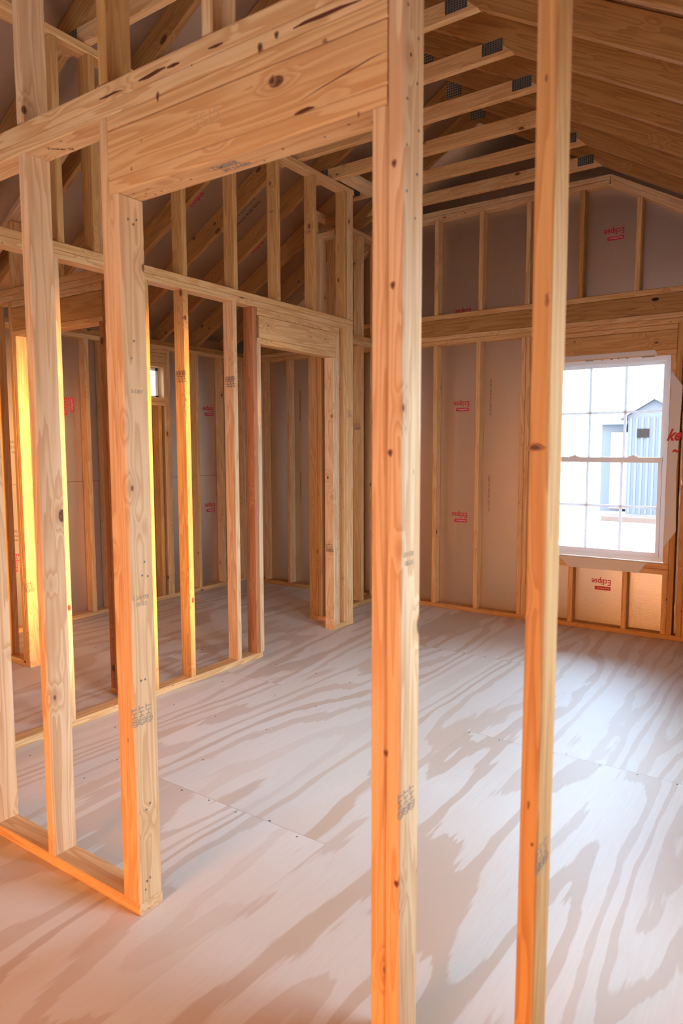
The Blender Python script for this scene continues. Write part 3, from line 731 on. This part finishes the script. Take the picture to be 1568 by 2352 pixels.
# ---- flashing flaps around the window
def flap(name, pts, label, curl=0.):
    o = prism(None, name, pts, YG - .006, YG - .004, TAPE); tag(o, label, 'house wrap', 'house wrap flaps around the gable window'); return o
flap('wrap_flap', [(-1.72, .570), (-1.046, .570), (-1.105, .487), (-1.628, .487)], 'pale house wrap flap folded over the sill below the gable window')
flap('wrap_flap', [(-1.84, 2.114), (-1.028, 2.114), (-1.047, 2.150), (-1.84, 2.150)], 'pale house wrap flap folded over the header above the gable window')
o = flap('wrap_flap', [(-.936, .696), (-.858, .82), (-.870, 1.25), (-.864, 1.45), (-.852, 1.88), (-.930, 1.99)], 'tall house wrap flap with red script lettering right of the gable window')
text(o, 'red_lettering', 'ke', (-.945, YG - .0068, 1.49), (1, 0, 0), (0, 0, 1), .115, REDINK2, bold=.004, shear=.45, xs=.8)
text(o, 'red_lettering', '~', (-.905, YG - .0068, 1.385), (1, 0, 0), (0, 0, 1), .10, REDINK2, bold=.004, shear=.3, xs=.7)
# foam bead curling out of the gap right of the window
bm = bmesh.new(); rg = []
for k in range(40):
    t = k / 39; zc = .06 + t * 1.9; xc = -.842 + .004 * math.sin(k * 1.3); yc = 5.60 + .006 * math.cos(k * .9); r = .007 + .0025 * math.sin(k * 2.1)
    rg.append([bm.verts.new((xc + r * math.cos(a), yc + r * math.sin(a), zc)) for a in [i * math.pi / 4 for i in range(8)]])
for A, B in zip(rg, rg[1:]):
    for i in range(8): bm.faces.new((A[i], A[(i + 1) % 8], B[(i + 1) % 8], B[i]))
bm.faces.new(rg[0][::-1]); bm.faces.new(rg[-1])
tag(meshobj('sealant_bead', bm, FOAM, None, smooth=True), 'rough pale foam bead in the dark gap right of the gable window', 'foam')

# ------------------------------------------------------------------ roof trusses
def gplate(parent, lo, hi, nx, nz):
    """toothed steel plate on a front face: lo/hi corners in x,z; y = front"""
    x0, y, z0 = lo; x1, z1 = hi
    bm = bmesh.new(); box(bm, (x0, y - .0015, z0), (x1, y, z1))
    p = meshobj('gusset_plate', bm, GALV, parent)
    bm = bmesh.new()
    for i in range(nx):
        for j in range(nz):
            cx = x0 + (x1 - x0) * (i + .5) / nx; cz = z0 + (z1 - z0) * (j + .5) / nz
            w = (x1 - x0) / nx * .30; h = (z1 - z0) / nz * .30
            v = [bm.verts.new((cx + a * w, y - .0019, cz + b * h)) for a, b in ((-1, -1), (1, -1), (1, 1), (-1, 1))]; bm.faces.new(v)
    meshobj('tooth_slots', bm, SLOT, p)
def rafter(parent, y, side):
    xe = X1 - .16 if side < 0 else XR + .16
    pts = [(RX, RZ), (xe, zu(xe)), (xe, zu(xe) + VT), (RX, RZ + VT)]
    cx = (RX + xe) / 2; cz = (RZ + zu(xe) + VT) / 2
    Z = Vector((RX - xe, 0, RZ - zu(xe))).normalized(); X = Vector((0, 1, 0)); Y = Z.cross(X)
    M = Matrix(((X.x, Y.x, Z.x, cx), (X.y, Y.y, Z.y, y + T / 2), (X.z, Y.z, Z.z, cz), (0, 0, 0, 1))); Mi = M.inverted()
    bm = bmesh.new()
    A = [bm.verts.new(Mi @ Vector((a, y, z))) for a, z in pts]; B = [bm.verts.new(Mi @ Vector((a, y + T, z))) for a, z in pts]
    for i in range(4): bm.faces.new((A[i], A[(i + 1) % 4], B[(i + 1) % 4], B[i]))
    bm.faces.new(A[::-1]); bm.faces.new(B)
    bmesh.ops.recalc_face_normals(bm, faces=bm.faces)
    bmesh.ops.bevel(bm, geom=[e for e in bm.edges if abs((e.verts[0].co - e.verts[1].co).normalized().z) > .95], offset=.002, segments=1, affect='EDGES')
    return meshobj('rafter', bm, RAF, parent, M)
YT = [5.290, 4.865, 4.420, 3.995, 3.565, 3.135, 2.705, 2.275, 1.845, .965, .535, .105, -.325, -.755, -1.185, -1.615, -2.045, -2.475]
order = ['nearest the gable wall', 'second from the gable wall', 'third from the gable wall', 'fourth from the gable wall', 'fifth from the gable wall', 'sixth from the gable wall',
         'seventh from the gable wall, above the long partition', 'eighth from the gable wall', 'ninth from the gable wall, next behind the nearest partition']
for i, y in enumerate(YT):
    lab = 'wooden roof truss ' + order[i] if i < len(order) else 'wooden roof truss over the space behind the viewer'
    t = empty('roof_truss', (RX, y, ZTIE), lab, 'roof truss', 'roof trusses over the rooms' if i < len(order) else 'roof trusses behind the viewer')
    rafter(t, y, -1); rafter(t, y, 1)
    ty = board(t, 'collar_tie', (XC_L - .09, y - .0004 - .002, ZTIE), (XC_R + .0, y + T + .0004, ZTIE + D), axis=0)
    # cut the tie ends to the rafter slope
    me = ty.data
    for v in me.vertices:
        wx = (ty.matrix_basis @ v.co) + t.location
        # ends: trim upper corners along the roof line
        if wx.x > XC_R - .01: v.co.z -= (wx.z - ZTIE) / SL * .62
        if wx.x < XC_L - .08: v.co.z += (wx.z - ZTIE) / SL * .62
    gplate(t, (-1.565, y - .0040, 3.466), (-1.452, 3.528), 8, 6)
    gplate(t, (XC_L + .02, y - .0040, 3.466), (XC_L + .13, 3.528), 8, 6)
    gplate(t, (RX - .06, y - .0015, RZ + .012), (RX + .06, RZ + .118), 8, 6)

# end rafter pairs against the gable
# ------------------------------------------------------------------ right wall framing and windows (out of frame to the right; second window added for light)
rw = empty('stud_wall', (XR, 1.0, 0), 'right hand outer wall framing of studs', 'stud wall')
board(rw, 'bottom_plate', (XR, -2.5, 0), (XR + .089, 5.56, T)); board(rw, 'top_plate', (XR, -2.5, 2.30), (XR + .089, 5.56, 2.36))
for y in (-2.4, -2.0, -1.55, -1.2, -.79, -.4, 0., .4, .8, 1.15, 1.455, 2.525, 2.91, 3.625, 4.0, 4.18, 4.6, 5.0, 5.5): study(rw, XR, y, T + .001, 2.299)
for a, b, c0 in ((RW1[0], RW1[1], RW1[2]), (RW2[0], RW2[1], RW2[2])):
    board(rw, 'rough_sill', (XR, a + .001, c0 - .04), (XR + .089, b - .001, c0 - .002)); board(rw, 'header', (XR, a + .001, 2.152), (XR + .089, b - .001, 2.299), axis=1)
for n, (a, b, c, d) in ((3, RW1), (4, RW2)):
    w = bpy.data.objects.new('window_%d' % n, None); w.location = (XR + .1, (a + b) / 2, c); COL.objects.link(w); tag(w, 'unseen white framed window in the right wall', kind='structure')
    bm = bmesh.new()
    for lo, hi in (((XR + .07, a, c), (XR + .13, a + .04, d)), ((XR + .07, b - .04, c), (XR + .13, b, d)), ((XR + .07, a, c), (XR + .13, b, c + .04)), ((XR + .07, a, d - .04), (XR + .13, b, d)), ((XR + .08, a, (c + d) / 2 - .02), (XR + .12, b, (c + d) / 2 + .02))): box(bm, lo, hi)
    meshobj('window_frame', bm, VINYL, w)
    slab(w, 'glass_pane', (XR + .098, a + .03, c + .03), (XR + .101, b - .03, d - .03), GLASS)
fwl = empty('stud_wall', (-2, YB, 0), 'stud framing of the end wall behind the viewer with an added doorway for warm light', 'stud wall')
for x in (-5.08, -4.7, -4.3, -3.9, -3.5, -3.1, -2.7, -2.3, -1.99, -.548, -.15, .3): board(fwl, 'stud', (x, YB - .089, T + .001), (x + T, YB, 2.299), None, 2)
board(fwl, 'top_plate', (-5.08, YB - .089, 2.30), (XR, YB, 2.36)); board(fwl, 'header', (-1.95, YB - .089, 2.17), (-.55, YB, 2.299), None, 0)

# ------------------------------------------------------------------ outside, seen through the gable window, plus an unseen sun blocker
g = slab(None, 'ground', (-60, -40, -.62), (40, 70, -.60), GRND, 'structure', 'bright gravel yard outside')
YS = 22.0
A = px2w(1438, 1095, YS); B = px2w(1560, 1095, YS); zt = px2w(1490, 918, YS).z; ze = px2w(1440, 955, YS).z
sh = empty('shed', (A.x, YS, -.6), 'blue grey gabled shed beyond the gable window with a small dark window', 'shed')
ax, bx = A.x, B.x; mxs = (ax + bx) / 2
prism(sh, 'shed_body', [(ax, -.6), (bx, -.6), (bx, ze), (mxs, zt), (ax, ze)], YS, YS + 4, SHEDM)
for sgn, e in ((-1, ax), (1, bx)):
    q = [(mxs, zt + .12), (e + sgn * .25, ze - .02), (e + sgn * .25, ze - .12), (mxs, zt + .01)]
    prism(sh, 'roof_slope', q, YS - .15, YS + 4.15, plain('shed_roof', (.10, .105, .11), .7))
pa = px2w(1463, 985, YS - .03); pb = px2w(1490, 1005, YS - .03)
slab(sh, 'shed_window', (pa.x, YS - .04, pb.z), (pb.x, YS - .002, pa.z), SHEDW)
n = 9
for k in range(n):
    x = ax + (bx - ax) * (k + .5) / n
    slab(sh, 'batten', (x - .03, YS - .03, -.55), (x + .03, YS - .002, ze - .05), SHEDM)
C_ = px2w(1378, 1100, YS + 1); D_ = px2w(1432, 1100, YS + 1); zt2 = px2w(1400, 975, YS + 1).z
s2 = empty('shed', (C_.x, YS + 1, -.6), 'lower pale shed left of the blue grey shed', 'shed')
prism(s2, 'shed_body', [(C_.x, -.6), (ax - .35, -.6), (ax - .35, zt2), (C_.x, zt2)], YS + 1, YS + 4, SHEDM)
slab(s2, 'door', (C_.x + .3, YS + .96, -.5), (C_.x + .95, YS + .998, zt2 - .25), plain('pale_door', (.14, .115, .09), .7))
prism(s2, 'roof_slope', [(C_.x - .2, zt2 + .003), (ax - .30, zt2 + .003), (ax - .30, zt2 + .12), (C_.x - .2, zt2 + .10)], YS + .8, YS + 4.2, GRND)
p0 = px2w(1385, 1118, YS - 2); p1 = px2w(1512, 1105, YS - 2)
ss = empty('shed', (6.8, 3.4, -.6), 'unseen shed-shaped sun blocker added beyond the right wall', 'shed')
prism(ss, 'shed_body', [(2.2, -.6), (4.6, -.6), (4.6, 2.3), (3.4, 3.1), (2.2, 2.3)], 5.6, 8.0, EXTM, 'x')  # added out of view to keep low sun off the second right window
sk = empty('skid', (p0.x, YS - 2, -.6), 'tan timber skids lying on the gravel in front of the sheds', 'timber')
for k in range(3): board(sk, 'timber', (p0.x, YS - 2.2 + k * .25, -.599), (p1.x, YS - 2.05 + k * .25, -.45 + .01 * k), TANB)
